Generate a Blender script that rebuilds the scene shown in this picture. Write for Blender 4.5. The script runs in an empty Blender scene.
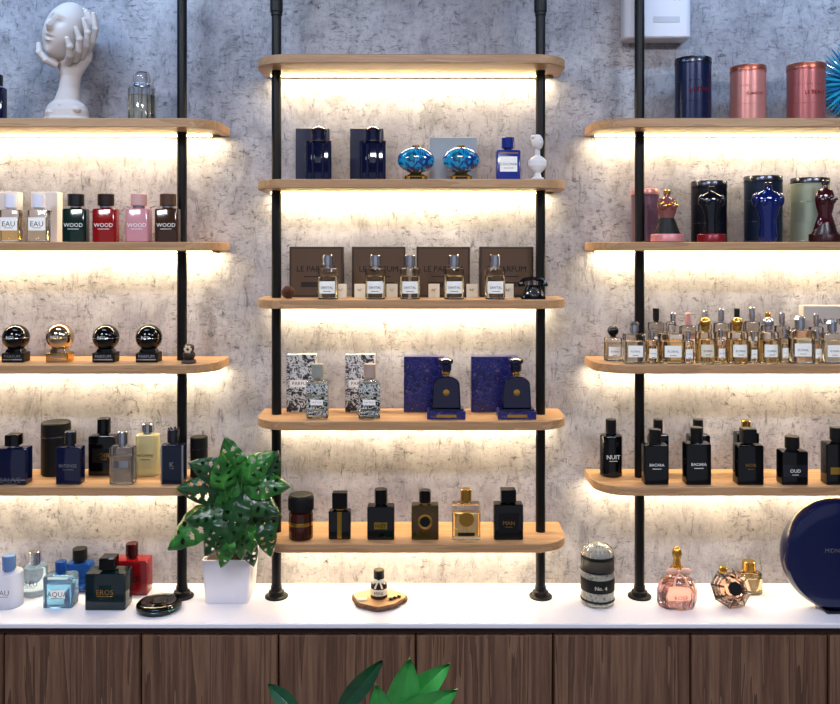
import bpy, math, random
from mathutils import Matrix, Vector
random.seed(4)
F=850.0; DW=2.3; H=1.66; FRONT=.185
ZC=H-770.5/F
def K(d): return (DW-d)/F
def X(px,d): return (px-420)*K(d)
def dcount(y): return DW-770.5/(y-248)
def shz(y): return H+(248-y)*(DW-FRONT)/F
CZ=[shz(v) for v in (54,179,300,421.5,544)]
SZ=[shz(v) for v in (118,242,365,487)]
TH=.0225
bpy.context.scene.view_settings.view_transform='Standard'
# ---------------------------------------------------------------- materials
def lin(h):
    h=h.lstrip('#'); o=[]
    for i in (0,2,4):
        v=int(h[i:i+2],16)/255; o.append(v/12.92 if v<=.04045 else ((v+.055)/1.055)**2.4)
    return (*o,1)
MC={}
def M(name,col,rough=.4,metal=0,trans=0,ior=1.45,coat=0,es=0,spec=.5):
    if name in MC: return MC[name]
    m=bpy.data.materials.new(name); m.use_nodes=True
    p=m.node_tree.nodes['Principled BSDF']
    p.inputs['Base Color'].default_value=lin(col); p.inputs['Roughness'].default_value=rough
    p.inputs['Metallic'].default_value=metal; p.inputs['Transmission Weight'].default_value=trans
    p.inputs['IOR'].default_value=ior; p.inputs['Coat Weight'].default_value=coat; p.inputs['Specular IOR Level'].default_value=spec
    if es: p.inputs['Emission Color'].default_value=lin(col); p.inputs['Emission Strength'].default_value=es
    MC[name]=m; return m
def NM(name):
    m=bpy.data.materials.new(name); m.use_nodes=True; nt=m.node_tree
    MC[name]=m
    return m,nt,nt.nodes['Principled BSDF']
def node(nt,t,**kw):
    n=nt.nodes.new(t)
    for k,v in kw.items():
        if k in n.inputs: n.inputs[k].default_value=v
        else: setattr(n,k,v)
    return n
def ramp(nt,fac,stops):
    r=nt.nodes.new('ShaderNodeValToRGB'); e=r.color_ramp.elements
    while len(e)<len(stops): e.new(.5)
    for i,(p,c) in enumerate(stops): e[i].position=p; e[i].color=lin(c) if isinstance(c,str) else (c,c,c,1)
    nt.links.new(fac,r.inputs['Fac']); return r.outputs['Color']
def mix(nt,a,b,f,bt='MIX'):
    n=nt.nodes.new('ShaderNodeMix'); n.data_type='RGBA'; n.blend_type=bt
    for s,v in ((6,a),(7,b),(0,f)):
        if hasattr(v,'links'): nt.links.new(v,n.inputs[s])
        else: n.inputs[s].default_value=v
    return n.outputs[2]
def mapping(nt,scale,coord='Object'):
    tc=nt.nodes.new('ShaderNodeTexCoord'); mp=nt.nodes.new('ShaderNodeMapping'); mp.inputs['Scale'].default_value=scale
    nt.links.new(tc.outputs[coord],mp.inputs['Vector']); return mp.outputs['Vector']
def noise(nt,vec,scale,detail=6,rough=.6,dist=0):
    n=node(nt,'ShaderNodeTexNoise',Scale=scale,Detail=detail,Roughness=rough,Distortion=dist); nt.links.new(vec,n.inputs['Vector']); return n.outputs['Fac']
def concrete():
    m,nt,p=NM('concrete_plaster'); v=mapping(nt,(1,1,1)); v2=mapping(nt,(1.5,1,1)); v3=mapping(nt,(.9,1,2.0)); v4=mapping(nt,(2.6,1,.7))
    a=ramp(nt,noise(nt,v,2.6,8,.62,.3),[(.3,'#85838a'),(.45,'#9b989e'),(.58,'#b2afb3'),(.7,'#c8c4c5')])
    b=ramp(nt,noise(nt,v2,8,12,.76,.6),[(.36,.52),(.46,.82),(.55,1.0),(.7,.88)])
    c=ramp(nt,noise(nt,v3,46,10,.82,.9),[(.37,.12),(.435,.7),(.48,1.0)])
    c2=ramp(nt,noise(nt,v4,26,10,.82,1.2),[(.37,.25),(.43,.8),(.48,1.0)])
    g=ramp(nt,noise(nt,v,5,6,.6,.2),[(.38,.25),(.56,1.)])
    col=mix(nt,a,b,.85,'MULTIPLY')
    col=mix(nt,col,c,g,'MULTIPLY'); col=mix(nt,col,c2,.85,'MULTIPLY')
    nt.links.new(col,p.inputs['Base Color']); p.inputs['Roughness'].default_value=.75
    bp=node(nt,'ShaderNodeBump',Strength=.4,Distance=.002); nt.links.new(c,bp.inputs['Height']); nt.links.new(bp.outputs['Normal'],p.inputs['Normal'])
    return m
def wood(name,stops,sc,rough=.45,rnd=False,dist=1.5,bands=10,fw=.6):
    m,nt,p=NM(name); tc=nt.nodes.new('ShaderNodeTexCoord'); v=tc.outputs['Object']
    if rnd:
        oi=nt.nodes.new('ShaderNodeObjectInfo'); ad=node(nt,'ShaderNodeVectorMath',operation='MULTIPLY_ADD')
        nt.links.new(oi.outputs['Random'],ad.inputs[0]); ad.inputs[1].default_value=(7,3,5); nt.links.new(v,ad.inputs[2]); v=ad.outputs[0]
    mp=nt.nodes.new('ShaderNodeMapping'); mp.inputs['Scale'].default_value=sc; nt.links.new(v,mp.inputs['Vector']); v=mp.outputs['Vector']
    a=noise(nt,v,2.0,3,.5,dist); r=node(nt,'ShaderNodeMath',operation='MULTIPLY'); r.inputs[1].default_value=bands; nt.links.new(a,r.inputs[0])
    s=node(nt,'ShaderNodeMath',operation='FRACT'); nt.links.new(r.outputs[0],s.inputs[0])
    f=noise(nt,v,16,6,.75,.2); fm=mix(nt,s.outputs[0],f,fw)
    col=ramp(nt,fm,stops); nt.links.new(col,p.inputs['Base Color']); p.inputs['Roughness'].default_value=rough
    return m
def pattern(name,stops,scale,kind='noise',rough=.35,metal=0,dist=1.,sc=(1,1,1),coat=0):
    if name in MC: return MC[name]
    m,nt,p=NM(name); v=mapping(nt,sc)
    if kind=='noise': f=noise(nt,v,scale,4,.6,dist)
    else:
        n=node(nt,'ShaderNodeTexVoronoi',Scale=scale); nt.links.new(v,n.inputs['Vector']); f=n.outputs['Distance']
    nt.links.new(ramp(nt,f,stops),p.inputs['Base Color']); p.inputs['Roughness'].default_value=rough; p.inputs['Metallic'].default_value=metal
    p.inputs['Coat Weight'].default_value=coat
    return m
CONC=concrete()
OAK=wood('oak_veneer',[(.2,'#8c6747'),(.5,'#a67f59'),(.8,'#bb966e')],(1.0,20,20),.45,False,.6,4,.72)
WAL=wood('walnut_veneer',[(.2,'#36231a'),(.45,'#5e4233'),(.8,'#86664f')],(16,16,.55),.4,True,.5,5,.66)
BLK=M('black_metal','#050506',.4,0,spec=.3); BG=M('black_gloss','#030304',.07,0,spec=.5); BM=M('black_matte','#08080a',.5,spec=.3)
WHT=M('white_lacquer','#dad8e2',.25,coat=.3); WP=M('white_paper','#eceae4',.6); CREAM=M('cream_label','#ddd3bd',.6)
GOLD=M('gold_metal','#d2a04a',.22,1); SIL=M('silver_metal','#c9c9cf',.18,1); GUN=M('gunmetal','#4a4c55',.25,1)
GL=M('clear_glass','#fbfdff',.01,0,1); AMB=M('amber_liquid','#f8d894',.02,0,1,1.34); PALE=M('pale_liquid','#faf2d8',.02,0,1,1.34)
PINKL=M('pink_liquid','#fbd6cf',.03,0,1,1.34); NAVY=M('navy_glass','#040a2a',.06,0,.05,coat=.3); NVM=M('navy_matte','#0b1333',.35)
BLUEG=M('blue_glass','#1d54a8',.05,0,.6); LBLUE=M('light_blue_glass','#cce6f6',.05,0,.9); RED=M('red_glass','#7c0a10',.08,0,.2,coat=.3)
TEAL=M('teal_dark_glass','#03191e',.07,0,.1,coat=.3); PLAST=M('plaster','#c0b3ac',.75)
STRIP=M('led_strip_tape','#8f8672',.5); BEAD=M('led_bead','#ffeeb8',.5,es=14)
# ---------------------------------------------------------------- builder
TX={}
def textmesh(s):
    if s in TX: return TX[s]
    cu=bpy.data.curves.new('t','FONT'); cu.body=s; cu.align_x='CENTER'; cu.resolution_u=2
    o=bpy.data.objects.new('t',cu); bpy.context.scene.collection.objects.link(o)
    dg=bpy.context.evaluated_depsgraph_get(); me=bpy.data.meshes.new_from_object(o.evaluated_get(dg))
    vs=[v.co.copy() for v in me.vertices]; fs=[tuple(p.vertices) for p in me.polygons]
    bpy.data.objects.remove(o); bpy.data.meshes.remove(me)
    mx=max(v.x for v in vs); mn=min(v.x for v in vs); my=max(v.y for v in vs); 
    vs=[((v.x-(mx+mn)/2)/(mx-mn),v.y/(mx-mn)) for v in vs]; TX[s]=(vs,fs,my/(mx-mn)); return TX[s]
def rr(w,d,r,n=5):
    r=max(.01,min(r,.49*min(w,d))); o=[]
    for sx,sy,a in ((1,1,0),(-1,1,90),(-1,-1,180),(1,-1,270)):
        for i in range(n):
            t=math.radians(a+90*i/(n-1)); o.append((sx*(w/2-r)+r*math.cos(t),sy*(d/2-r)+r*math.sin(t)))
    return o
class B:
    def __init__(s,name,k=1.0): s.name=name;s.k=k;s.v=[];s.f=[];s.mi=[];s.ms=[];s.M=Matrix()
    def add(s,vs,fs,m):
        if m not in s.ms: s.ms.append(m)
        i=s.ms.index(m); o=len(s.v)
        s.v+=[s.M@Vector(v) for v in vs]; s.f+=[tuple(a+o for a in f) for f in fs]; s.mi+=[i]*len(fs)
    def rings(s,R,m,cap=True):
        n=len(R[0]); vs=[p for r in R for p in r]; fs=[]
        for j in range(len(R)-1):
            for i in range(n):
                a=j*n+i; b=j*n+(i+1)%n; fs.append((a,b,b+n,a+n))
        if cap: fs.append(tuple(reversed(range(n)))); fs.append(tuple((len(R)-1)*n+i for i in range(n)))
        s.add(vs,fs,m)
    def loft(s,secs,m,cx=0,cy=0,n=5):
        s.rings([[(x+cx,y+cy,z) for x,y in rr(w,d,r,n)] for z,w,d,r in secs],m)
    def box(s,cx,cy,z0,w,d,h,m,r=.4,b=.3):
        b=min(b,h*.3,w*.3,d*.3); s.loft([(z0,w-2*b,d-2*b,r),(z0+b,w,d,r),(z0+h-b,w,d,r),(z0+h,w-2*b,d-2*b,r)],m,cx,cy,3)
    def ell(s,secs,m,n=24):
        R=[]
        for q in secs:
            z,w,d=q[:3]; cx=q[3] if len(q)>3 else 0; cy=q[4] if len(q)>4 else 0
            R.append([(cx+w/2*math.cos(6.28318*i/n),cy+d/2*math.sin(6.28318*i/n),z) for i in range(n)])
        s.rings(R,m)
    def cyl(s,cx,cy,z0,r,h,m,n=24,b=.4):
        b=min(b,h*.3,r*.3); s.ell([(z0,2*(r-b),2*(r-b),cx,cy),(z0+b,2*r,2*r,cx,cy),(z0+h-b,2*r,2*r,cx,cy),(z0+h,2*(r-b),2*(r-b),cx,cy)],m,n)
    def lathe(s,prof,m,cx=0,cy=0,n=24): s.ell([(z,2*r,2*r,cx,cy) for r,z in prof],m,n)
    def sph(s,c,rx,ry,rz,m,n=20,fn=None):
        vs=[(0,0,-1)];h=n//2
        for j in range(1,h):
            t=math.pi*j/h
            for i in range(n): a=6.283185*i/n; vs.append((math.sin(t)*math.cos(a),math.sin(t)*math.sin(a),-math.cos(t)))
        vs.append((0,0,1)); fs=[]
        for i in range(n): fs.append((0,1+(i+1)%n,1+i)); L=1+(h-2)*n; fs.append((L+i,L+(i+1)%n,len(vs)-1))
        for j in range(h-2):
            for i in range(n): a=1+j*n+i; b=1+j*n+(i+1)%n; fs.append((a,b,b+n,a+n))
        o=[]
        for v in vs:
            q=fn(v) if fn else 1; o.append((c[0]+v[0]*rx*q,c[1]+v[1]*ry*q,c[2]+v[2]*rz*q))
        s.add(o,fs,m)
    def tube(s,path,rad,m,n=8):
        path=[Vector(p) for p in path]; R=[]
        for i,p in enumerate(path):
            t=(path[min(i+1,len(path)-1)]-path[max(i-1,0)]).normalized()
            u=t.cross(Vector((0,1,0)) if abs(t.y)<.9 else Vector((1,0,0))).normalized(); w=t.cross(u)
            r=rad[i] if isinstance(rad,(list,tuple)) else rad
            R.append([tuple(p+u*r*math.cos(6.28318*j/n)+w*r*math.sin(6.28318*j/n)) for j in range(n)])
        s.rings(R,m)
    def text(s,t,w,cx,zc,y,m,maxh=99):
        vs,fs,hh=textmesh(t); w=min(w,maxh/hh); s.add([(cx+a*w,y,zc-hh*w/2+b*w) for a,b in vs],fs,m)
    def leaf(s,p0,dr,up,L,W,m,droop=.2,fold=.15,holes=False,pw=.62,nu=36,nv=10):
        dr=Vector(dr).normalized(); sd=dr.cross(Vector(up)).normalized(); nr=sd.cross(dr)
        vs=[];fs=[]
        for i in range(nu+1):
            u=i/nu; wd=max(.015,math.sin(math.pi*min(.999,u)**pw)**.75)*W/2
            for j in range(-nv,nv+1):
                v=j/nv; av=abs(v)
                rip=.03*W*math.sin(u*26-av*4)*av if holes else 0
                q=Vector(p0)+dr*(u*L-(av**1.5*(0.16*L*(1-u)) if holes else 0))+sd*v*wd+nr*(-droop*L*u*u+fold*W*av*.5-(.2*W*av*av if holes else 0)+rip)
                vs.append(tuple(q))
        st=2*nv+1
        for i in range(nu):
            for j in range(2*nv):
                v=abs(j+.5-nv)/nv; ii=i-int(v*6)
                w6=ii%7
                if holes and 4<ii<27 and ((w6==1 and .24<v<.72) or (w6 in(0,2) and .34<v<.6)): continue
                a=i*st+j; fs.append((a,a+1,a+1+st,a+st))
        s.add(vs,fs,m)
    def make(s,loc=(0,0,0),rot=0,parent=None,remesh=0,angle=35,flat=False):
        me=bpy.data.meshes.new(s.name); me.from_pydata([tuple(v*s.k) for v in s.v],[],s.f)
        for m in s.ms: me.materials.append(m)
        me.polygons.foreach_set('material_index',s.mi); me.polygons.foreach_set('use_smooth',[not flat]*len(s.f)); me.update()
        if not remesh and not flat: me.set_sharp_from_angle(angle=math.radians(angle))
        o=bpy.data.objects.new(s.name,me); bpy.context.scene.collection.objects.link(o)
        o.location=loc; o.rotation_euler[2]=rot
        if parent: o.parent=parent
        if remesh:
            r=o.modifiers.new('r','REMESH'); r.mode='VOXEL'; r.voxel_size=remesh; r.use_smooth_shade=True
            q=o.modifiers.new('s','SMOOTH'); q.factor=.5; q.iterations=2
        return o
def wb(name,x0,x1,y0,y1,z0,z1,m,parent=None,bev=0):
    b=B(name); b.box((x0+x1)/2,(y0+y1)/2,z0,x1-x0,y1-y0,z1-z0,m,max(bev,.0005),bev or .0005); o=b.make(parent=parent); return o
def empty(name,loc=(0,0,0)):
    e=bpy.data.objects.new(name,None); bpy.context.scene.collection.objects.link(e); e.location=loc; e.empty_display_size=.05; return e
def light(name,loc,size,pw,col,rot=(0,0,0),parent=None,sy=None):
    l=bpy.data.lights.new(name,'AREA'); l.energy=pw; l.color=col; l.shape='RECTANGLE'; l.size=size; l.size_y=sy or size
    o=bpy.data.objects.new(name,l); bpy.context.scene.collection.objects.link(o); o.location=loc; o.rotation_euler=rot
    if parent: o.parent=parent
    return o
# ---------------------------------------------------------------- room
wb('wall_back',-3.2,3.2,0,.1,0,2.75,CONC)
PAINT=M('grey_wall_paint','#9a9ba3',.8)
wb('wall_left',-3.3,-3.2,-5,.1,0,2.75,PAINT); wb('wall_right',3.2,3.3,-5,.1,0,2.75,PAINT)
wb('floor',-3.3,3.3,-5,.1,-.05,0,pattern('stone_floor',[(.3,'#6d6a68'),(.7,'#8b8886')],3))
wb('ceiling',-3.3,3.3,-5,.1,2.75,2.8,M('ceiling_paint','#8d9098',.8))
# counter
cab=empty('counter_cabinet')
CF=.25
wb('countertop',-3.19,3.19,-CF,-.001,ZC-.012,ZC,WHT,cab,.002)
wb('shadow_rail',-3.19,3.19,-CF+.012,-.001,ZC-.028,ZC-.012,M('dark_plum_rail','#2a1618',.5),cab)
wb('plinth',-3.19,3.19,-CF+.05,-.001,0,.08,BM,cab)
wb('carcass',-3.19,3.19,-CF+.02,-.001,.08,ZC-.028,BM,cab)
pw=.3325; x=X(140,CF)-pw*9
i=0
while x<3.0:
    if x>-3.1:
        i+=1; b=B('door_panel_%d'%i); b.box(0,0,0,pw-.0025,.018,ZC-.03-.085,WAL,.0006,.0006)
        b.make((x+pw/2,-CF+.011,.085),parent=cab)
    x+=pw
# shelving units
def rack(x0,x1,poles,zs,coup=False):
    r=empty('shelving_unit')
    for i,z in enumerate(zs):
        w=x1-x0; rad=.085; b=B('shelf_board_%d'%(i+1))
        pts=[(x1,-.012),(x0,-.012)]; n=10
        for q in range(n+1):
            a=math.pi+ .5*math.pi*q/n; pts.append((x0+rad+rad*math.cos(a),-FRONT+rad+rad*math.sin(a)))
        for q in range(n+1):
            a=1.5*math.pi+.5*math.pi*q/n; pts.append((x1-rad+rad*math.cos(a),-FRONT+rad+rad*math.sin(a)))
        e=.0015; cx=(x0+x1)/2; cy=-FRONT/2
        def ins(p): return [(cx+(a-cx)*(1-2*e/w),cy+(c-cy)*(1-2*e/.17)) for a,c in p]
        b.rings([[(a,c,zz) for a,c in pp] for zz,pp in ((z-TH,ins(pts)),(z-TH+e,pts),(z-e,pts),(z,ins(pts)))],OAK)
        b.make(parent=r)
        wb('led_channel_%d'%(i+1),x0+.02,x1-.02,-.040,-.032,z-TH-.0055,z-TH,STRIP,r)
        b=B('led_beads_%d'%(i+1)); nn=int((w-.06)/.0125)
        for q in range(nn): b.box(x0+.03+q*.0125,-.0415,z-TH-.005,.0042,.003,.0042,BEAD,.0003,.0003)
        b.make(parent=r)
        light('led_light_%d'%(i+1),((x0+x1)/2,-.024,z-TH-.0012),w-.05,LEDW*w/.8,(1,.82,.53),(0,0,0),r,.01)
    for i,px in enumerate(poles):
        b=B('pole_%d'%(i+1)); b.cyl(0,0,ZC+.012,.0125,2.748-ZC-.012,BLK,b=.001)
        b.lathe([(.03,ZC),(.03,ZC+.004),(.022,ZC+.006),(.020,ZC+.016),(.0145,ZC+.018),(.0145,ZC+.03)],BLK)
        b.lathe([(.014,2.72),(.03,2.744),(.03,2.75)],BLK)
        if coup:
            zt=H+243*2.21/F
            b.cyl(0,0,zt-.02,.0165,.035,BLK,b=.002); b.cyl(0,0,zt-.03,.0145,.055,BLK,b=.002)
        zt=H+290*2.21/F; b.tube([(0,0,zt),(0,.089,zt)],.009,BLK,12)
        b.make((px,-.09,0),parent=r)
LEDW=3.9
xf=lambda p:X(p,FRONT*.6)
rack(xf(257.5),xf(565),(X(276.5,.09),X(540.5,.09)),CZ,True)
rack(xf(-130),xf(221),(X(-84,.09),X(182,.09)),SZ)
rack(xf(592),xf(944),(X(639.5,.09),X(905,.09)),SZ)
# ---------------------------------------------------------------- generic objects
E=.0003
def put(b,px,d,z,rot=0,**kw): return b.make((X(px,d),-d,z+E),rot,**kw)
def bottle(name,px,d,z,w,h,body,cap,dp=None,caph=None,capw=None,r=1.5,liq=None,label=None,text=None,tm=None,round_=False,collar=None,capround=True,rot=0,textw=.7,extra=None,neck=1.5,dpf=.5):
    b=B(name,K(d)); dp=dp or max(8,w*dpf); caph=caph or h*.24; capw=capw or w*.45; hb=h-caph-neck; col=collar or cap
    if round_:
        R=w/2; b.lathe([(R-.8,0),(R,.8),(R,hb-2),(R-.6,hb-.8),(R*.45,hb),(R*.3,hb+.01)],body); dp=w
        if liq: b.lathe([(R-1.6,1.8),(R-1.2,2.4),(R-1.2,hb*.72),(R-1.4,hb*.72+.2)],liq)
    else:
        b.loft([(0,w-1.2,dp-1.2,r),(.6,w,dp,r),(hb-1.6,w,dp,r),(hb-.5,w-1.4,dp-1,r),(hb,w*.55,dp*.6,r)],body)
        if liq: b.loft([(1.8,w-2.6,dp-2.6,r),(2.1,w-2.2,dp-2.2,r),(hb*.74,w-2.2,dp-2.2,r)],liq)
    nr=min(capw*.38,dp*.35); b.cyl(0,0,hb-.2,nr,neck+.4,col,16,.1)
    if capround: rc=min(capw/2,dp*.6); b.cyl(0,0,h-caph,rc,caph,cap,20,.5)
    else: b.box(0,0,h-caph,capw,min(capw,dp*.9),caph,cap,.6,.5)
    yf=-dp/2-.12
    if label:
        lm,lw,lh,lz=label
        if round_:
            n=14; R2=w/2+.12; am=min(1.2,lw/w)
            vs=[];fs=[]
            for i in range(n+1):
                a=-math.pi/2+am*(2*i/n-1); vs+=[(R2*math.cos(a),R2*math.sin(a),lz-lh/2),(R2*math.cos(a),R2*math.sin(a),lz+lh/2)]
                if i<n: q=2*i; fs.append((q,q+2,q+3,q+1))
            b.add(vs,fs,lm)
        else: b.box(0,yf+.05,lz-lh/2,lw,.2,lh,lm,.05,.03)
    if text:
        zc=label[3] if label else hb*.5; b.text(text,w*textw,0,zc,yf-.14,tm or WP,5)
        b.box(0,yf-.02,zc-4.2,w*textw*.6,.1,.5,tm or WP,.02,.01)
    if extra: extra(b,w,h,hb,dp)
    return put(b,px,d,z,rot)
def carton(name,px,d,z,w,h,dp,m,text=None,tm=None,tz=.5,band=None,rot=0,tw=.6):
    b=B(name,K(d)); b.box(0,0,0,w,dp,h,m,.3,.25)
    if band: b.box(0,-dp/2-.02,h*band[1],w*.8,.2,h*band[2],band[0],.05,.03)
    if text: b.text(text,w*tw,0,h*tz,-dp/2-.2,tm or WP,6)
    return put(b,px,d,z,rot)
def can(name,px,d,z,w,h,m,lidm,text=None,tm=None):
    b=B(name,K(d)); R=w/2
    b.lathe([(R-.6,0),(R,.4),(R,1.2),(R-.4,1.6),(R-.4,h-7),(R,h-6.6),(R,h-6),(R-.5,h-5.7)],m,n=40)
    b.lathe([(R-.5,h-5.7),(R-.1,h-5.4),(R-.1,h-1),(R-.5,h-.3),(R-1.2,h),(R-1.6,h-.8)],lidm,n=40)
    for q in (h*.3,h*.62): b.lathe([(R-.5,q),(R-.2,q+.3),(R-.5,q+.6)],m,n=40)
    if text: b.text(text,w*.5,0,h*.48,-R-.2,tm or WP,5)
    return put(b,px,d,z)
def headfn(v):
    x,y,z=v; g=lambda cx,cz,sx,sz:math.exp(-((x-cx)/sx)**2-((z-cz)/sz)**2) if y<.1 else 0
    return 1+.34*g(0,-.10,.12,.14)+.16*g(0,.12,.09,.2)+.07*g(0,.36,.5,.09)-.18*g(.3,.14,.16,.11)-.18*g(-.3,.14,.16,.11)+.07*g(.3,.13,.09,.05)+.07*g(-.3,.13,.09,.05)+.10*g(0,-.37,.2,.055)-.07*g(0,-.44,.22,.03)+.11*g(0,-.51,.16,.055)+.12*g(0,-.80,.22,.12)
def torso(b,z0,h,w,m,female):
    if female: S=[(0,.62,.45),(.08,.78,.5),(.2,.66,.46),(.36,.44,.34),(.52,.6,.42),(.64,.68,.46),(.74,.62,.34),(.81,.5,.28),(.84,.2,.2),(.9,.17,.17)]
    else: S=[(0,.46,.34),(.08,.58,.42),(.2,.54,.38),(.36,.5,.34),(.52,.66,.42),(.66,.84,.46),(.76,.86,.4),(.82,.6,.3),(.86,.26,.24),(.92,.24,.22)]
    b.ell([(z0+a*h,p*w,q*w) for a,p,q in S],m,28)
    if female:
        for sx in(-1,1): b.sph((sx*w*.16,-w*.17,z0+h*.62),w*.14,w*.12,h*.08,m,16)
    else:
        for sx in(-1,1): b.sph((sx*w*.38,0,z0+h*.7),w*.12,w*.15,h*.12,m,16); b.sph((sx*w*.16,-w*.14,z0+h*.66),w*.17,w*.09,h*.08,m,16)
# ---------------------------------------------------------------- LEFT rack
b=B('face_in_hand_sculpture',K(.1))
b.ell([(0,48,34),(4,47,33),(5,43,31),(12,42,30),(18,36,26),(22,25,21),(34,20,17,2),(46,20,16,4),(54,27,18,5),(62,33,20,7,2),(70,30,18,9,4),(78,20,12,12,6)],PLAST)
for i in range(14): b.sph((random.uniform(-18,18),random.uniform(-12,4),random.uniform(3,17)),5,4,3.5,PLAST,8)
b.M=Matrix.Translation((1,-5,90))@Matrix.Rotation(math.radians(-16),4,'Z')@Matrix.Rotation(math.radians(20),4,'Y')@Matrix.Rotation(math.radians(-8),4,'X')
b.sph((0,0,0),20,21,30,PLAST,72,headfn)
b.sph((2,8,9),21,19,20,PLAST,24)
for i in range(16):
    a=-1.9+i*.25; b.tube([(15*math.sin(a),-2+3*abs(a),24+4*math.cos(a)),(19*math.sin(a),6,18+8*math.cos(a)),(20*math.sin(a),12,12+6*math.cos(a))],[2.2,3.4,3],PLAST,8)
b.M=Matrix()
for pth in ([(6,-12,58),(12,-22,63),(14,-27,70),(12,-29,77)],[(12,-10,60),(19,-19,68),(22,-23,78),(19,-25,88)],
            [(16,-6,64),(24,-13,74),(27,-16,86),(24,-18,98)],[(18,0,68),(27,-5,80),(31,-7,92),(30,-9,106)],[(-6,-8,56),(-15,-14,60),(-21,-15,67),(-22,-14,75)]):
    b.tube(pth,[4.0,3.7,3.3,2.6],PLAST,12); b.sph(pth[-1],2.7,2.7,2.7,PLAST,10)
    for q in pth[1:3]: b.sph(q,3.9,3.9,3.9,PLAST,10)
put(b,67,.1,SZ[0],remesh=.0014)
def facet(b,w,h,hb,dp):
    for i in range(9):
        a=i*.698; b.box(w*.46*math.cos(a),w*.46*math.sin(a),2,3.4,3.4,hb-5,GL,1,.6)
    b.sph((0,0,h-6),9,9,9.5,GL,12)
bottle('crystal_perfume_bottle',142,.11,SZ[0],25,48,GL,GL,round_=True,caph=10,capw=11,extra=facet,liq=PALE)
bottle('dark_perfume_bottle',-6,.11,SZ[0],22,48,NAVY,BG,capround=False,capw=14)
z=SZ[1]
carton('perfume_carton',47,.05,z,26,50,13,M('white_carton','#d6d2d0',.5),'PARFUM',GUN,.6)
carton('perfume_carton',9,.05,z,22,50,13,MC['white_carton'],'PARFUM',GUN,.6)
bottle('perfume_bottle',11,.13,z,20,48,GL,WHT,liq=AMB,label=(WP,17,13,18),text='EAU',tm=BM,caph=14,capw=13)
bottle('perfume_bottle',39,.13,z,20,48,GL,WHT,liq=PALE,label=(WP,17,13,18),text='EAU',tm=BM,caph=14,capw=13)
for px,c,cp,n in ((76,'#08221a','#0d0f0e','g'),(106,'#8a0d0c','#1d0907','r'),(139,'#c98a90','#c79a94','p'),(168,'#38200f','#4a2f20','b')):
    gm=M('wood_glass_'+n,c,.1,0,.1,coat=.3); cm=M('wood_cap_'+n,cp,.35)
    def ex(b,w,h,hb,dp):
        b.lathe([(4,hb-.4),(5.8,hb+.6),(6,hb+2),(5,hb+3)],SIL)
    bottle('square_shoulder_perfume_bottle',px,.137,z,23.5,48,gm,cm,caph=12,capw=16,r=3,text='WOOD',tm=WP,extra=ex,textw=.8,neck=2.4,dpf=.6)
z=SZ[2]
for px,m,R in ((16,BG,13),(60,M('chrome_rose','#c9b49a',.08,1),13.5),(106,BG,13),(149,BG,13)):
    b=B('sphere_perfume_bottle',K(.12)); bm=BM if m==BG else GOLD
    b.loft([(0,21,15,1),(.8,22,16,1),(9,22,16,1),(9.6,20,14,1)],bm); b.loft([(9.6,17,12,1),(13,14,11,1)],m)
    b.box(0,-8.1,2.2,19,.3,1.2,SIL,.05,.03); b.text('PARFUM',17,0,6,-8.3,SIL,3)
    b.sph((0,0,11+R),R,R,R,m,32); b.text('N°1',10,0,12+R,-R-.3,WP,3.5)
    b.lathe([(R+.05,10.8+R),(R+.12,11+R),(R+.05,11.2+R)],SIL if m==BG else GOLD,n=32)
    put(b,px,.12,z)
b=B('mini_flower_figurine',K(.15)); dk=M('dark_brown_clay','#2b1d18',.5)
b.lathe([(7,0),(7.5,1),(6.5,3),(5,4)],dk); b.sph((0,0,8),6.5,6,5.5,dk,14); b.sph((0,0,15),5.5,5,4.5,dk,14)
for i in range(6): b.sph((2.6*math.cos(i*1.05),-4.6,14+2.6*math.sin(i*1.05)),1.6,1.2,1.6,M('cream_petal','#cbb79d',.5),8)
b.sph((0,-5,14),1.3,1,1.3,dk,8)
put(b,189,.15,z)
z=SZ[3]
bottle('blue_perfume_bottle',14,.15,z,31,49,NAVY,BG,caph=11,capw=13,label=(SIL,30,1.2,5),text='SAUVE',tm=SIL,capround=False,collar=SIL)
b=B('cylinder_perfume_tin',K(.055)); b.lathe([(13.5,0),(14,.5),(14,38),(13.6,38.3),(14,38.6),(14,51),(13,52)],BM,n=32); b.lathe([(14.1,37.6),(14.3,38.2),(14.1,38.8)],GUN,n=32); put(b,56,.06,z)
bottle('dark_blue_perfume_bottle',70.5,.15,z,25,52,NAVY,GUN,caph=13,capw=11,text='INTENSE',tm=SIL)
bottle('black_perfume_bottle',104,.065,z,27,56,BG,BG,caph=15,capw=13,label=(BM,18,14,20),text='NOIR',tm=GOLD)
bottle('clear_silver_perfume_bottle',123,.15,z,24,52,M('smoked_silver_glass','#b4bac4',.03,0,.95),SIL,caph=13,capw=10,liq=PALE,label=(SIL,14,7,20))
bottle('pale_gold_perfume_bottle',148,.065,z,23,51,M('pale_gold_glass','#d4cd9c',.06,0,.5),SIL,caph=9,capw=12,r=6,text='HOMME',tm=GUN,dpf=.7)
def crown(b,w,h,hb,dp):
    for i in range(8): b.box(5*math.cos(i*.785),5*math.sin(i*.785),h-3,1.4,1.4,4.4,GUN,.3,.2)
    for sx in(-1,1): b.box(sx*w*.45,0,1,1.6,dp+.6,hb-2,SIL,.3,.2)
bottle('crown_cap_perfume_bottle',173.5,.15,z,23,54,M('steel_blue_glass','#111a2c',.06,.2,.2),GUN,caph=13,capw=12,text='K',tm=SIL,extra=crown,textw=.3)
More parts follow.
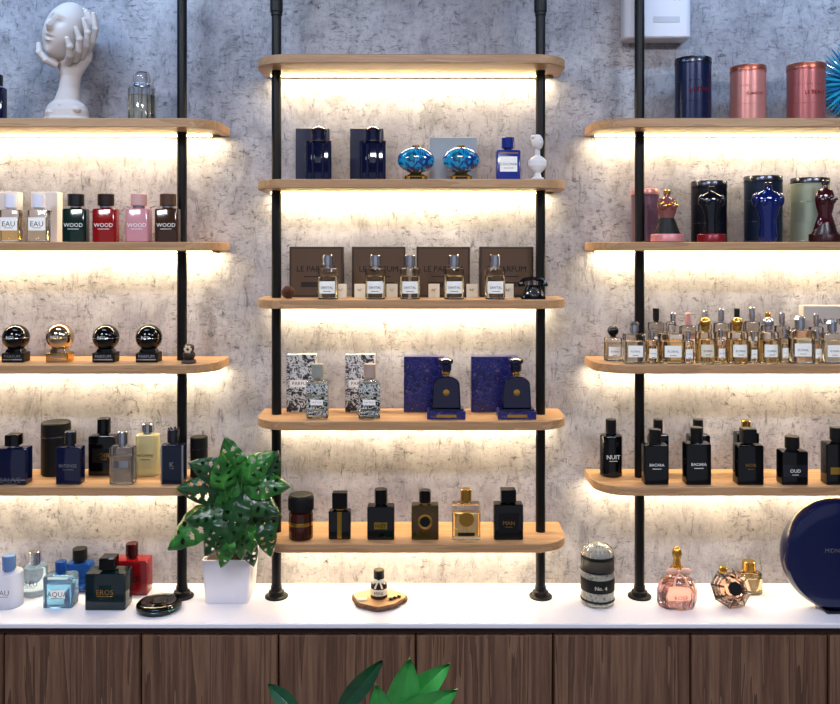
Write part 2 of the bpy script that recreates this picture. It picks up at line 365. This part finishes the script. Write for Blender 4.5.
b=B('small_cylinder_tin',K(.08)); b.lathe([(8,0),(8.5,.4),(8.5,28),(8.2,28.3),(8.5,28.6),(8.5,39),(7.9,39.6)],BM,n=28); b.lathe([(8.55,27.8),(8.7,28.3),(8.55,28.8)],GUN); put(b,199,.085,z)
# counter left
z=ZC
FR=M('frosted_lilac_glass','#c9d2e8',.25,0,.6)
bottle('frosted_perfume_bottle',9,dcount(605),z,27,50,FR,M('blue_cap','#6f90c4',.2,.4),round_=True,caph=14,capw=13,text='EAU',tm=NVM,liq=None)
bottle('light_blue_perfume_bottle',35,dcount(594),z,24,43,LBLUE,SIL,round_=True,caph=12,capw=12,text='BLEU',tm=NVM)
bottle('square_blue_perfume_bottle',61,dcount(605),z,29,44,LBLUE,BLUEG,caph=11,capw=11,liq=M('aqua_liquid','#9ad6f2',.03,0,1,1.34),label=(WP,15,8,14),text='AQUA',tm=NVM,dpf=.6)
bottle('blue_perfume_bottle',80,dcount(590),z,24,42,BLUEG,BM,caph=12,capw=14,dpf=.6)
bottle('teal_cube_perfume_bottle',109,dcount(606),z,40,50,TEAL,BG,caph=12,capw=15,label=(M('teal_plate','#07272b',.3,.5),12,14,18),text='EROS',tm=GOLD,capround=False,dpf=.55)
bottle('red_perfume_bottle',132,dcount(592),z,36,49,RED,M('dark_red_cap','#3a0a0c',.2,.4),caph=13,capw=12,label=(M('dark_red_plate','#4d0a0e',.3),12,16,16),text='ROUGE',tm=GOLD,dpf=.5)
b=B('round_flat_compact',K(.185)); b.lathe([(17,0),(21,1),(22,3),(22,6),(20,8),(17,8.6),(16,8.0),(9,8.0),(8,9),(0.5,9.4)],BG,n=40); b.lathe([(21.6,4),(22.3,4.5),(21.6,5)],M('teal_metal','#2d7f8c',.2,1),n=40); put(b,159,.165,z)
# ---------------------------------------------------------------- CENTER rack
z=CZ[1]
for px in (315,369):
    carton('navy_perfume_carton',px-2,.045,z,33,54,12,NVM)
    def mk(b,w,h,hb,dp):
        b.lathe([(6,hb),(8,hb+1),(8,hb+3),(5,hb+4)],GUN); b.lathe([(7,h-5),(8.6,h-3),(8.6,h-1),(6,h+1.5),(3,h+2)],NAVY)
        for sx in(-1,1):
            b.cyl(sx*(w/2-1.4),-dp/2+1.4,0,2,hb,NAVY,12); b.cyl(sx*(w/2-1.4),-dp/2+1.4,hb,2.3,1.5,GUN,12)
            b.cyl(sx*w*.2,-dp/2+.2,1,1.6,hb-3,NAVY,10)
    bottle('navy_column_perfume_bottle',px+4,.13,z,25,52,NAVY,NAVY,caph=13,capw=16,label=(GUN,6,6,20),extra=mk,dpf=.7)
MARB=pattern('teal_marble',[(.3,'#020f2c'),(.45,'#083a7c'),(.53,'#1d9cc9'),(.6,'#06224f'),(.78,'#3fc0d6')],16,dist=2.5,rough=.06,coat=.6)
carton('grey_perfume_carton',453,.05,z,47,45,14,M('grey_carton','#8f9aa4',.5))
for px in (416,461):
    b=B('oval_stone_perfume_bottle',K(.13)); b.loft([(0,20,15,4),(.6,22,17,4),(4,22,17,4),(6.5,13,11,4),(8,11,9,4)],GOLD); b.box(0,-8.6,.8,12,.3,2.6,BM,.05,.03)
    b.sph((0,0,20.5),18.5,11,13.5,MARB,36); b.lathe([(3,33),(4,33.6),(4,35),(2,35.6)],GOLD); put(b,px,.13,z)
def ribbon(b,w,h,hb,dp): b.box(0,-dp/2-.1,hb-4,w*.8,.3,1,GOLD,.05,.03)
bottle('blue_label_perfume_bottle',508,.13,z,24,43,M('royal_blue_lacquer','#0a2478',.2,0,coat=.4),M('royal_blue_cap','#0a2270',.2),caph=11,capw=13,label=(WP,17,15,16),text='COLONIA',tm=NVM,extra=ribbon)
def bust(name,px,d,z,h):
    m=M('bust_plaster','#d0ccca',.55)
    b=B(name,K(d)); s=h/48
    b.ell([(0,13*s,12*s),(2*s,13*s,12*s),(3*s,8*s,8*s),(7*s,6*s,6*s),(10*s,13*s,9*s),(14*s,18*s,11*s),(19*s,18*s,10*s),(22*s,12*s,8*s),(24*s,5.4*s,5.6*s),(31*s,5*s,5.5*s)],m)
    b.M=Matrix.Translation((0,-1*s,37*s))@Matrix.Rotation(.6,4,'Z')@Matrix.Rotation(-.1,4,'Y')
    b.sph((0,0,0),4.9*s,6.2*s,7.6*s,m,40,headfn)
    for i in range(12): a=i*.52; b.sph((4*s*math.cos(a),2*s+2.6*s*math.sin(a),5.5*s),1.9*s,1.9*s,1.9*s,m,8)
    b.sph((0,6*s,3*s),2.6*s,2.6*s,2.6*s,m,10); b.M=Matrix()
    put(b,px,d,z,remesh=.0007)
bust('mini_plaster_bust',537.5,.145,z,49)
z=CZ[2]
KR=M('kraft_brown_carton','#33241a',.6); KD=M('kraft_inside','#241810',.7)
for px in (317,379,443,506):
    b=B('brown_gift_box',K(.045)); b.box(0,0,0,53,14,50,KR,.3,.3); b.box(0,-7.1,2,49,.3,46,M('kraft_face','#503b2a',.65),.1,.05); b.text('LE PARFUM',38,0,28,-7.5,BM,8); b.box(0,-7.3,20,24,.3,.8,BM,.05,.03); b.box(0,-7.3,10,30,.3,5,KD,.1,.05)
    put(b,px,.048,z)
for px in (341,360,392,434,472,508):
    b=B('sample_card',K(.09)); b.box(0,0,0,11,1.2,14,CREAM,.2,.1); b.text('N°',5,0,8,-.8,GUN,3); b.box(0,2,0,8,4,1,CREAM,.2,.1); put(b,px,.105,z)
for px in (328,375.5,410,454,495):
    bottle('clear_perfume_bottle',px,.15,z,20.5,44,GL,SIL,liq=PALE,round_=True,caph=11,capw=11,label=(WP,17,12,12),text='SANTAL',tm=BM,textw=.6,collar=SIL)
b=B('pine_cone',K(.14)); br=M('pine_brown','#5a3320',.7); b.sph((0,0,6.5),4.5,4.5,6.5,br,10)
for i in range(60):
    t=i/60; a=i*2.4; rr_=6.6*math.sin(math.pi*(.12+.8*t)); zc=1+11.5*t
    b.sph((rr_*math.cos(a)*.85,rr_*math.sin(a)*.85,zc),1.9,1.9,.7,br,6)
put(b,288,.14,z)
b=B('miniature_rotary_telephone',K(.14)); b.loft([(0,24,17,3),(2,24,17,3),(9,16,12,3),(14,12,8,2.5)],BG)
b.M=Matrix.Translation((0,-6.6,6.5))@Matrix.Rotation(math.radians(62),4,'X'); b.lathe([(5.6,0),(5.6,1.4),(4.8,1.8),(1.8,1.8),(1.7,2.4),(.2,2.5)],BM)
for i in range(9): b.sph((3.6*math.cos(i*.62),3.6*math.sin(i*.62),1.9),.7,.7,.3,SIL,8)
b.M=Matrix(); b.tube([(-12,0,16),(-9,0,19),(0,0,20.5),(9,0,19),(12,0,16)],[2.4,2,1.8,2,2.4],BG,10)
for sx in(-1,1): b.lathe([(3.6,12.5),(3.8,14),(2.6,17)],BG,cx=sx*11.5); b.cyl(sx*4,0,13,1,5,SIL,8)
put(b,533,.14,z)
z=CZ[3]
SK=pattern('skull_print',[(.38,'#101012'),(.46,'#35353a'),(.5,'#b9b9b8'),(.56,'#dcdcda'),(.6,'#1c1c20')],48,'noise',.4,dist=1.5)
ORN=pattern('ornate_blue_print',[(.36,'#04072a'),(.5,'#0c1556'),(.56,'#332d80'),(.6,'#080e3c'),(.7,'#8a6f4c')],60,dist=3,rough=.3)
for px,bx in ((302,317.5),(360.5,369.5)):
    carton('skull_print_carton',px,.05,z,29,57,12,SK,'PARFUM',RED,.5,band=(WP,.44,.12))
    def sk(b,w,h,hb,dp):
        m=pattern('skull_glass_print',[(.40,'#0b0b0d'),(.47,'#242428'),(.5,'#c4c8c4'),(.56,'#a9aeaa'),(.6,'#1a1c1c')],75,'noise',.15,coat=.5,dist=1.5)
        b.loft([(4,w+.3,dp+.3,1.5),(8,w+.3,dp+.3,1.5)],m); b.loft([(10,w+.3,dp+.3,1.5),(22,w+.3,dp+.3,1.5)],m); b.loft([(24,w+.3,dp+.3,1.5),(hb-4,w+.3,dp+.3,1.5)],m)
        b.box(0,-dp/2-.4,14,w*.6,.3,5,WP,.1,.05); b.text('TATTOO',w*.5,0,16.5,-dp/2-.7,RED,4)
    bottle('skull_print_perfume_bottle',bx,.14,z,21,54,GL,M('blush_cap','#a08b80',.3) if bx>340 else M('sage_cap','#84867e',.3),caph=14,capw=12,liq=PALE,extra=sk,dpf=.6)
carton('ornate_blue_carton',424,.048,z,40,55,12,ORN)
carton('ornate_blue_carton',494,.048,z,46,55,12,ORN)
for px in (446,516):
    b=B('ornate_blue_arched_perfume_bottle',K(.135)); DB=M('deep_blue_lacquer','#040828',.1,0,coat=.5)
    b.box(0,0,0,38,22,8,ORN,.5,.4); b.box(0,0,8,34,19,2,DB,.5,.3); b.box(0,-11.2,2,20,.3,3,GOLD,.1,.05)
    pts=[]
    w=13.5
    for i in range(17): a=math.pi*i/16; pts.append((w*math.cos(a),33+9*math.sin(a)))
    pts=[(w*1.08,10.2)]+pts+[(-w*1.08,10.2)]
    pts2=[(x*.9,10.2+(y-10.2)*.94+.8) for x,y in pts]
    b.rings([[(x,yy,zz) for x,zz in pp] for yy,pp in ((-7,pts2),(-5.5,pts),(5.5,pts),(7,pts2))],DB)
    b.lathe([(3.4,41),(3.4,43),(4.4,44),(4.4,46)],GOLD); b.lathe([(4.6,46),(5.6,47.5),(5.6,53),(7.4,55),(7.2,58),(4,59.6),(1,60)],DB)
    b.M=Matrix.Translation((0,-7.3,26))@Matrix.Rotation(math.pi/2,4,'X'); b.lathe([(3.2,-.4),(3.2,.3),(2.4,.5)],GOLD); b.M=Matrix()
    put(b,px,.135,z)
z=CZ[4]
b=B('dark_amber_jar_bottle',K(.13)); b.lathe([(11,0),(12,1),(12,24),(11,26.5),(9,27.5)],M('dark_amber_glass','#3c180a',.06,0,.5),n=32); b.lathe([(11,27.5),(12.3,28.5),(12.3,42),(11.4,43.5),(9,43.8)],BM,n=32); b.lathe([(12.2,14),(12.3,14.5),(12.3,17),(12.2,17.5)],GOLD,n=32)
for i in range(32): b.box(12.3*math.cos(i*.196),12.3*math.sin(i*.196),29,.8,.8,12,BM,.2,.1)
put(b,301,.14,z)
def gstripe(b,w,h,hb,dp): b.box(0,-dp/2-.1,1,4.5,.3,hb-2,GOLD,.1,.05); b.lathe([(5,hb),(6,hb+.6),(6,hb+1.8)],GOLD)
bottle('gold_stripe_perfume_bottle',340,.14,z,22,46,BG,BG,caph=16,capw=15,capround=False,extra=gstripe)
bottle('black_gold_label_perfume_bottle',381,.14,z,27,49,BG,BG,caph=14,capw=13,label=(GOLD,13,7,14),text='NUIT',tm=BM,textw=.4)
def ring(b,w,h,hb,dp):
    b.M=Matrix.Translation((0,-dp/2-.1,hb*.52))@Matrix.Rotation(math.pi/2,4,'X'); b.lathe([(7,-.3),(7.4,.3),(6.2,.7),(5.4,.3),(.5,.3)],GOLD,n=28); b.lathe([(5,.2),(5,.6),(.3,.7)],BM,n=24); b.M=Matrix()
bottle('smoky_amber_perfume_bottle',425,.14,z,27,48,M('smoky_amber_glass','#43320f',.06,.1,.5),BG,caph=12,capw=12,extra=ring,collar=GOLD)
def ring2(b,w,h,hb,dp):
    b.M=Matrix.Translation((0,-dp/2-.1,hb*.58))@Matrix.Rotation(math.pi/2,4,'X'); b.lathe([(6.6,-.3),(6.6,.4),(.3,.5)],BM,n=28); b.lathe([(6.9,-.2),(7.4,.2),(6.9,.6)],GOLD,n=28); b.M=Matrix()
    b.box(0,-dp/2-.1,4,w*.6,.3,3.4,BM,.1,.05)
bottle('gold_liquid_perfume_bottle',466,.14,z,28,49,GL,GOLD,caph=12,capw=11,liq=M('yellow_liquid','#f7e3a4',.02,0,1,1.34),extra=ring2)
bottle('black_perfume_bottle',508,.14,z,29,49,BG,BG,caph=12,capw=15,label=(BM,20,20,17),text='MAN',tm=GOLD,capround=False,textw=.4)
# wood slice + tiny bottle
z=ZC
b=B('wood_slice_with_mini_bottle',K(.125)); n=40
BK=pattern('bark',[(.3,'#3a261a'),(.7,'#6f4d33')],60,rough=.9); RINGS=pattern('wood_rings',[(.3,'#a87a4a'),(.7,'#c9a070')],14,rough=.6)
def rg(R,zz): return [(R*(1+.06*math.sin(3*a)+.05*math.sin(5*a+1))*math.cos(a),R*.82*(1+.06*math.sin(3*a)+.05*math.sin(7*a))*math.sin(a),zz) for a in [6.28318*i/n for i in range(n)]]
b.rings([rg(25,0),rg(27,1),rg(27,4),rg(25.5,5)],BK); b.rings([rg(25.3,4.9),rg(25.2,5.2)],RINGS)
dA=M('dark_amber_small','#2c130b',.08,0,.3)
b.lathe([(7.6,5.2),(8.6,6.2),(8.6,17),(7.6,19.5),(4,21),(3.4,22),(3.4,24)],dA); b.lathe([(4.6,24),(5.4,24.6),(5.4,32),(4.8,32.8),(1,33)],BM)
b.lathe([(8.7,9),(8.8,9.3),(8.8,15),(8.7,15.3)],CREAM); b.text('MINI',9,0,12.2,-9.1,BM,3)
for sx in(-1,1): b.sph((sx*3.8,-4,22.4),3.6,1.3,2.2,CREAM,12); b.tube([(sx*1,-5,22),(sx*2.4,-7,19.5),(sx*3.6,-9,17)],[.7,.8,1],CREAM)
b.sph((0,-5,22.4),1.3,1.2,1.3,CREAM,8)
for i in range(3): b.sph((12+4*i,-8+3*i,6.6),2.4,1.8,1.5,dA,8)
b.box(-16,-8,5.2,9,5,2,CREAM,.5,.3)
put(b,379,.125,z)
# ---------------------------------------------------------------- RIGHT rack
b=B('wall_mounted_dispenser',K(.03)); b.loft([(0,62,21,5),(1.5,66,24,6),(98,66,24,6),(100,62,21,5)],M('white_plastic','#cdcbd2',.35)); b.box(8,-12.2,15,26,.5,6,M('grey_plastic','#b4b5bc',.4),.2,.1); b.text('A',6,18,40,-12.3,GUN,7)
b.make((X(655,.031),-.032,H+208*K(.04)))
PK=M('pink_metallic','#c4837a',.3,.4); NR=M('navy_metallic','#101b3c',.28,.4); PR=M('rose_metallic','#a05a58',.3,.4); GT=M('sage_beige_metallic','#9fa892',.35,.4); TM=M('rose_plum_metallic','#6f5463',.3,.4)
z=SZ[0]
can('cylinder_perfume_tin',693,.1,z,36,64,NR,GUN,'ULTRA',RED)
can('cylinder_perfume_tin',748,.1,z,35,56,PK,M('copper_rose','#a85e4a',.3,.7),'SCANDAL',RED)
can('cylinder_perfume_tin',806,.1,z,37,58,PR,MC['copper_rose'],'LE BEAU',RED)
b=B('blue_starburst_ornament',K(.03)); AQ=M('aqua_glass','#2aa8cc',.1,0,.3); DQ=M('deep_aqua','#12608f',.15)
b.box(0,0,0,16,12,3,DQ,.5,.3); b.cyl(0,0,3,1.6,14,DQ)
for i in range(60):
    a=6.28318*i/60; L=42 if i%2 else 37; c=(0,0,44)
    b.tube([(c[0]+6*math.cos(a),(-1)**i*1.2,c[2]+6*math.sin(a)),(c[0]+L*.6*math.cos(a),(-1)**i*2,c[2]+L*.6*math.sin(a)),(c[0]+L*math.cos(a),0,c[2]+L*math.sin(a))],[.7,1.9,.4],AQ if i%3 else DQ,6)
b.sph((0,0,44),9,5,9,DQ,18); b.sph((0,-4,44),4,3,4,AQ,12); put(b,856,.031,z)
z=SZ[1]
can('cylinder_perfume_tin',645,.044,z,28,53,TM,PK)
can('cylinder_perfume_tin',709,.059,z,35,61,M('night_metallic','#070c1a',.3,.4),GUN)
can('cylinder_perfume_tin',763,.062,z,37,66,M('steel_navy_metallic','#1a2840',.3,.5),GUN)
can('cylinder_perfume_tin',810,.062,z,37,64,GT,GUN)
def torsob(name,px,m,base,female,w,h,sk=None,capm=GOLD):
    b=B(name,K(.149)); bw=w
    if base: b.rings([[(r*math.cos(i*.19635),r*.86*math.sin(i*.19635),zz) for i in range(32)] for r,zz in ((bw*.5-.8,0),(bw*.5,.8),(bw*.5,7),(bw*.5-.8,8))],base)
    z0=8 if base else 0; torso(b,z0,h-z0,w*.95,m,female)
    b.lathe([(2.6,h-5),(3.4,h-4),(3.4,h-1),(2,h)],capm)
    if sk: b.ell([(z0,w*.85,w*.6),(z0+5,w*.7,w*.55),(z0+12,w*.55,w*.42),(z0+16,w*.45,w*.36)],sk,28)
    if female:
        for i in range(7): a=-2.6+i*.35; b.sph((w*.3*math.cos(a),-w*.24,z0+(h-z0)*.66+1.5*math.sin(i*2)),1.6,1.2,1.6,capm,8)
    put(b,px,.149,z)
torsob('pink_corset_torso_perfume_bottle',667,M('dusty_rose_glass','#8c4f4a',.1,0,.3,coat=.5),M('pink_tin','#c77f80',.4,.2),True,32,52,BM)
torsob('black_torso_perfume_bottle',711.5,M('ink_glass','#04060f',.08,coat=.4),M('crimson_tin','#7a0c1a',.35,.2),False,28,56,None,BM)
torsob('blue_torso_perfume_bottle',768,M('midnight_blue_glass','#0a1a58',.06,.3,0,coat=.6),None,False,34,60,None,GUN)
torsob('wine_dress_torso_perfume_bottle',825,M('wine_glass','#3a0810',.06,0,.1,coat=.5),M('dark_tin','#30060c',.4,.3),True,31,62,M('wine_skirt','#1c0408',.3),GUN)
z=SZ[2]
carton('white_perfume_carton',826,.04,z,50,52,12,M('silver_carton','#b0aca8',.4),'PARFUM',GUN,.7)
R3=[(613,.1,18,33,BG,'WP',PALE,True),(634,.15,21,41,SIL,'WP',PALE,False),(656,.055,15,50,BM,'WP',PALE,False),(671,.15,24,41,GL,'WP',AMB,False),(688,.07,15,46,M('rose_cap','#b98a86',.3),'WP',PINKL,False),
(705,.15,19,44,GOLD,'CREAM',AMB,True),(721,.07,14,50,SIL,'WP',PALE,False),(737,.15,21,44,GOLD,'WP',AMB,True),(752,.07,14,52,SIL,'WP',PALE,False),(768,.15,20,44,SIL,'WP',AMB,True),(782,.085,14,47,SIL,'CREAM',PALE,False),(800,.15,24,46,SIL,'WP',PALE,False),(832,.15,21,42,SIL,'WP',PALE,False),
(673,.06,13,46,SIL,'WP',PALE,False),(705,.06,13,48,SIL,'CREAM',PALE,False),(737,.06,13,50,BM,'WP',PALE,False),(768,.06,13,46,GOLD,'WP',PALE,False),(800,.085,14,44,GOLD,'WP',PINKL,False),(816,.09,13,46,SIL,'CREAM',PALE,False),(720.5,.15,10,34,SIL,'WP',AMB,True),(784,.155,9,36,SIL,'WP',PALE,True),(652,.15,12,34,SIL,'WP',AMB,True),(817,.155,9,34,SIL,'WP',AMB,True),(753,.155,9,32,SIL,'WP',PALE,True),(688,.155,11,33,SIL,'WP',PALE,True)]
for i,(px,d,w,h,cp,lb,lq,rd) in enumerate(R3):
    def ex(b,w,h,hb,dp,i=i,cp=cp):
        if i in (0,5,7,9): b.sph((0,0,h-3.5),5.6,5.6,5.4,cp,16)
        if i in (1,3,11,12): b.lathe([(3,h-4),(5.5,h-2),(3.5,h+.6),(.5,h+1)],cp,n=8)
    bottle('amber_liquid_perfume_bottle',px,d,z,w,h,GL,cp,round_=rd,liq=lq,caph=h*.24,capw=w*.42,label=(WP if lb=='WP' else CREAM,w*.7,h*.28,h*.3),text='FLORAL',tm=BM,textw=.45,extra=ex,dpf=.6)
z=SZ[3]
def gb(b,w,h,hb,dp): b.lathe([(w*.2,hb-.2),(w*.24,hb+.4),(w*.24,hb+1.4)],GUN)
for px,d,w,h,t in ((611,.075,22,56,'NUIT'),(658,.065,19,55,'BACARA'),(655,.15,24,54,'BACARA'),(698,.065,21,55,'BACARA'),(696.5,.15,25,56,'BACARA')):
    bottle('black_perfume_bottle',px,d,z,w,h,BG,BM,caph=h*.24,capw=w*.48,text=t,tm=WP,extra=gb,round_=(px in(611,)),dpf=.6,textw=.6)
bottle('black_perfume_bottle',746,.065,z,22,54,BG,GOLD,caph=10,capw=9,dpf=.6)
bottle('black_perfume_bottle',748,.15,z,26,55,BG,BM,caph=14,capw=13,text='NOIR',tm=GOLD,capround=False,dpf=.6,textw=.4)
bottle('black_perfume_bottle',792,.15,z,26,47,BG,BM,caph=12,capw=14,label=(GUN,24,12,14),text='OUD',tm=WP,dpf=.6,textw=.4)
bottle('black_perfume_bottle',836,.15,z,25,56,BG,BM,caph=13,capw=12,label=(GOLD,18,7,14),dpf=.6)
# counter right
z=ZC; d=.13
b=B('apothecary_glass_jar',K(d))
b.lathe([(14,0),(16,1.2),(16.5,4),(16.5,44),(15.5,46),(13.5,47)],M('jar_glass','#f2f4f2',.02,0,1),n=36)
b.lathe([(14.2,2),(14.8,3),(14.8,32),(14.2,33)],pattern('jar_contents',[(.35,'#8a867d'),(.45,'#d8d4c6'),(.55,'#efeadc'),(.7,'#a8a398')],90,'noise',.6),n=36)
b.lathe([(16.6,15),(16.8,15.4),(16.8,27),(16.6,27.4)],BM,n=36); b.text('No. 4',12,0,21,-17.1,CREAM,4); b.lathe([(16.6,34),(16.9,34.4),(16.9,35.4),(16.6,35.8)],BM,n=36); b.lathe([(16.6,5),(16.9,5.4),(16.9,6.4),(16.6,6.8)],BM,n=36)
b.lathe([(14,46),(16.6,46.6),(16.6,49),(16,49.4)],BM,n=36)
b.lathe([(16,49.2),(16,51),(15,54.5),(12,57.6),(8,59.6),(3,61),(.4,61.5)],M('jar_lid','#c9c6ba',.1,0,.6),n=36)
for i in range(20): a=i*.31416; b.tube([(16*math.cos(a),16*math.sin(a),49.6),(14.4*math.cos(a),14.4*math.sin(a),55.2),(8*math.cos(a),8*math.sin(a),59.6)],.5,SIL,6)
put(b,597.5,d,z)
d=.15; b=B('pink_bow_perfume_bottle',K(d)); PG=M('pink_glass','#ffe6e0',.02,0,1)
b.ell([(0,34,24),(1,36,26),(6,40,28),(18,40,28),(27,34,24),(31,18,14),(33,12,12)],PG,8); b.ell([(3,26,18),(8,32,22),(16,33,22),(22,28,18)],PINKL,8)
b.lathe([(6.5,32),(7.2,34),(7.2,38),(6,40)],GOLD)
RB=M('blush_ribbon','#d9a896',.5)
for sx in(-1,1): b.sph((sx*6.5,-5.5,37),6.5,2.4,3.4,RB,12); b.tube([(0,-7,36),(sx*5,-11,31),(sx*7,-13.8,25)],[1.1,1.1,1.4],RB)
b.sph((0,-7,37),2.2,2,2.2,RB,8); b.lathe([(3.6,40),(4,42),(3.2,47),(4.4,50),(5,53),(4,57),(2,59.5),(.5,60)],GOLD)
b.text('ROSE',13,0,14,-14.8,RED,4); put(b,677,d,z)
d=.15; b=B('faceted_diamond_perfume_bottle',K(d))
b.M=Matrix.Translation((0,0,20))@Matrix.Rotation(math.radians(12),4,'Y')@Matrix.Rotation(math.radians(70),4,'X')
AG=M('honey_glass','#f8e8cc',.02,0,1)
b.ell([(-12,14,14),(-4,40,36),(0,42,38),(5,38,34),(10,22,20)],AG,8); b.ell([(10,15,14),(10.8,14,13)],BM,8); b.ell([(-7,22,20),(3,28,24)],PINKL,8)
for i in range(8): a=i*.785; b.tube([(21*math.cos(a),19*math.sin(a),0),(11*math.cos(a),10*math.sin(a),10)],.6,BM,5)
b.M=Matrix(); b.lathe([(3.5,36),(4,38),(4,41),(3,42)],GOLD,cx=-8)
mn=min(v.z for v in b.v)
put(b,731,d,z-mn*K(d),flat=True)
bottle('gold_cap_perfume_bottle',749,.06,z,24,31,AG,GOLD,caph=9,capw=13,r=6,collar=GOLD,liq=PALE,dpf=.7)
d=.165; b=B('giant_round_blue_display_bottle',K(d)); R=55
b.M=Matrix.Translation((0,0,R+.6))@Matrix.Rotation(math.pi/2,4,'X')
b.lathe([(R-9,-10),(R-3,-9),(R-.5,-5),(R,0),(R-.5,5),(R-3,9),(R-9,10),(R-14,10.4)],M('blue_lacquer_disc','#07123c',.15,0,coat=.3),n=72)
b.M=Matrix(); b.text('MIDNIGHT',30,-2,62,-10.7,SIL,4); b.box(0,0,0,30,26,3,BG,1,.4)
put(b,836,d,z)
# ---------------------------------------------------------------- potted monstera
d=.085; k=K(d); b=B('potted_monstera',k)
PW=M('white_ceramic_pot','#dddbe4',.3,coat=.3)
b.loft([(0,41,38,2),(1,42,39,2),(41,48,43,2.5),(43,48,43,2.5),(43,44,39,2),(40,43,38,2)],PW); b.loft([(38,42,37,2),(41,42,37,2)],pattern('soil',[(.3,'#1d130d'),(.7,'#3d2a1d')],120,rough=.95))
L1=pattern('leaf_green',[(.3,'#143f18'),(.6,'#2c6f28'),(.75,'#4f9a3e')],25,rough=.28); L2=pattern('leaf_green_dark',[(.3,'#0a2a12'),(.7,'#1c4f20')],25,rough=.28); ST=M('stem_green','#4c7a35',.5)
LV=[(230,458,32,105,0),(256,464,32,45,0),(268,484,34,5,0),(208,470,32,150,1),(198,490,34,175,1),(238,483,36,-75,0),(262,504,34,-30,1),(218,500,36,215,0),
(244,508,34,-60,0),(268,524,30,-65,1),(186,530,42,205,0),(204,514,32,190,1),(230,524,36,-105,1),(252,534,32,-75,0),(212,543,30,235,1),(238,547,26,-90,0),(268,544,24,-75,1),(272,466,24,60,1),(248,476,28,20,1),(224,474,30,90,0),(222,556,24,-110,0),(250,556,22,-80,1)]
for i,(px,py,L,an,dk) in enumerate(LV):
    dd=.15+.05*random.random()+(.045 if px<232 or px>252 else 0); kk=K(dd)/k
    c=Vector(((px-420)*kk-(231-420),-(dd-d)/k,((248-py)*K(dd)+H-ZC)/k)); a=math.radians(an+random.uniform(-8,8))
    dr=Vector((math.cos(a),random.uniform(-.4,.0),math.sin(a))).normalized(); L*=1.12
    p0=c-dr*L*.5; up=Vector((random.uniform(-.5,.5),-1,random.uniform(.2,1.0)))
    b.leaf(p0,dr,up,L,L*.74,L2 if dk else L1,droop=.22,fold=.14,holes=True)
    q=Vector((random.uniform(-8,8),random.uniform(-8,4),39)); mid=(q+p0)/2+Vector((0,-4,8)); b.tube([q,mid,p0],[.8,.65,.5],ST,6)
put(b,231,d,ZC)
# foreground plant
d=.62; b=B('potted_rubber_plant',1)
px0=X(385,d)
b.lathe([(.10,0),(.115,.01),(.14,.26),(.145,.28),(.135,.28),(.13,.25)],M('grey_pot','#54565c',.5),n=36); b.lathe([(.13,.24),(.13,.255)],MC['soil'],n=30)
FG=pattern('bright_leaf',[(.3,'#237a34'),(.6,'#3fa04a'),(.8,'#6cc060')],6,rough=.35,sc=(1,1,1)); FD=pattern('dark_leaf',[(.3,'#0b2c1e'),(.7,'#184a2c')],8,rough=.3)
def fl(tx,ty,bx,by,W,m,dy=0,dr_=.05):
    P=lambda x_,y_,e:Vector((X(x_,d+e)-px0,-e,H+(248-y_)*K(d+e)))
    a=P(bx,by,0); t=P(tx,ty,dy); dr=t-a; b.leaf(a,dr,(0.15,-1,.35),dr.length*1.0,W*K(d),m,droop=dr_,fold=.3,pw=.8); b.tube([(0,0,.25),(a.x*.5,0,a.z*.6),tuple(a)],[.005,.004,.003],ST,6)
fl(450,664,384,722,30,FG); fl(410,658,396,730,34,FG,.03); fl(457,690,392,728,30,FG,.05); fl(376,684,385,740,26,FG,.04)
fl(383,660,338,712,20,FD); fl(330,706,375,740,24,FD); fl(268,684,300,716,18,FD,-.05); fl(300,720,370,760,26,FG); fl(470,730,392,760,30,FD)
b.make((px0,-d,0))
# ---------------------------------------------------------------- lights
W=bpy.data.worlds.new('World'); bpy.context.scene.world=W; W.use_nodes=True
W.node_tree.nodes['Background'].inputs[0].default_value=(.80,.84,1,1); W.node_tree.nodes['Background'].inputs[1].default_value=.45
for i,xx in enumerate((-1.5,0,1.5)):
    light('overhead_fill_light' if i==0 else 'overhead_fill_light.%03d'%i,(xx,-1.9,2.74),.6,44,(.88,.90,1),(math.radians(14),0,0),None,.3)  # unseen overhead area lights, added for general fill and highlights on the bottles
light('blue_fill_light',(-1.0,-.5,2.7),.7,8,(.35,.62,1),(math.radians(35),0,0),None,.06)  # added blue fill to tint the upper left wall, no real fixture
light('blue_fill_light.001',(1.05,-.5,2.7),.7,6,(.35,.62,1),(math.radians(35),0,0),None,.06)  # matching added blue fill for the upper right wall
# ---------------------------------------------------------------- camera
c=bpy.data.cameras.new('camera'); c.sensor_width=36; c.lens=36*F/840; c.shift_y=-(352-248)/840; c.clip_start=.02
o=bpy.data.objects.new('camera',c); bpy.context.scene.collection.objects.link(o); o.location=(0,-DW,H); o.rotation_euler=(math.pi/2,0,0)
bpy.context.scene.camera=o
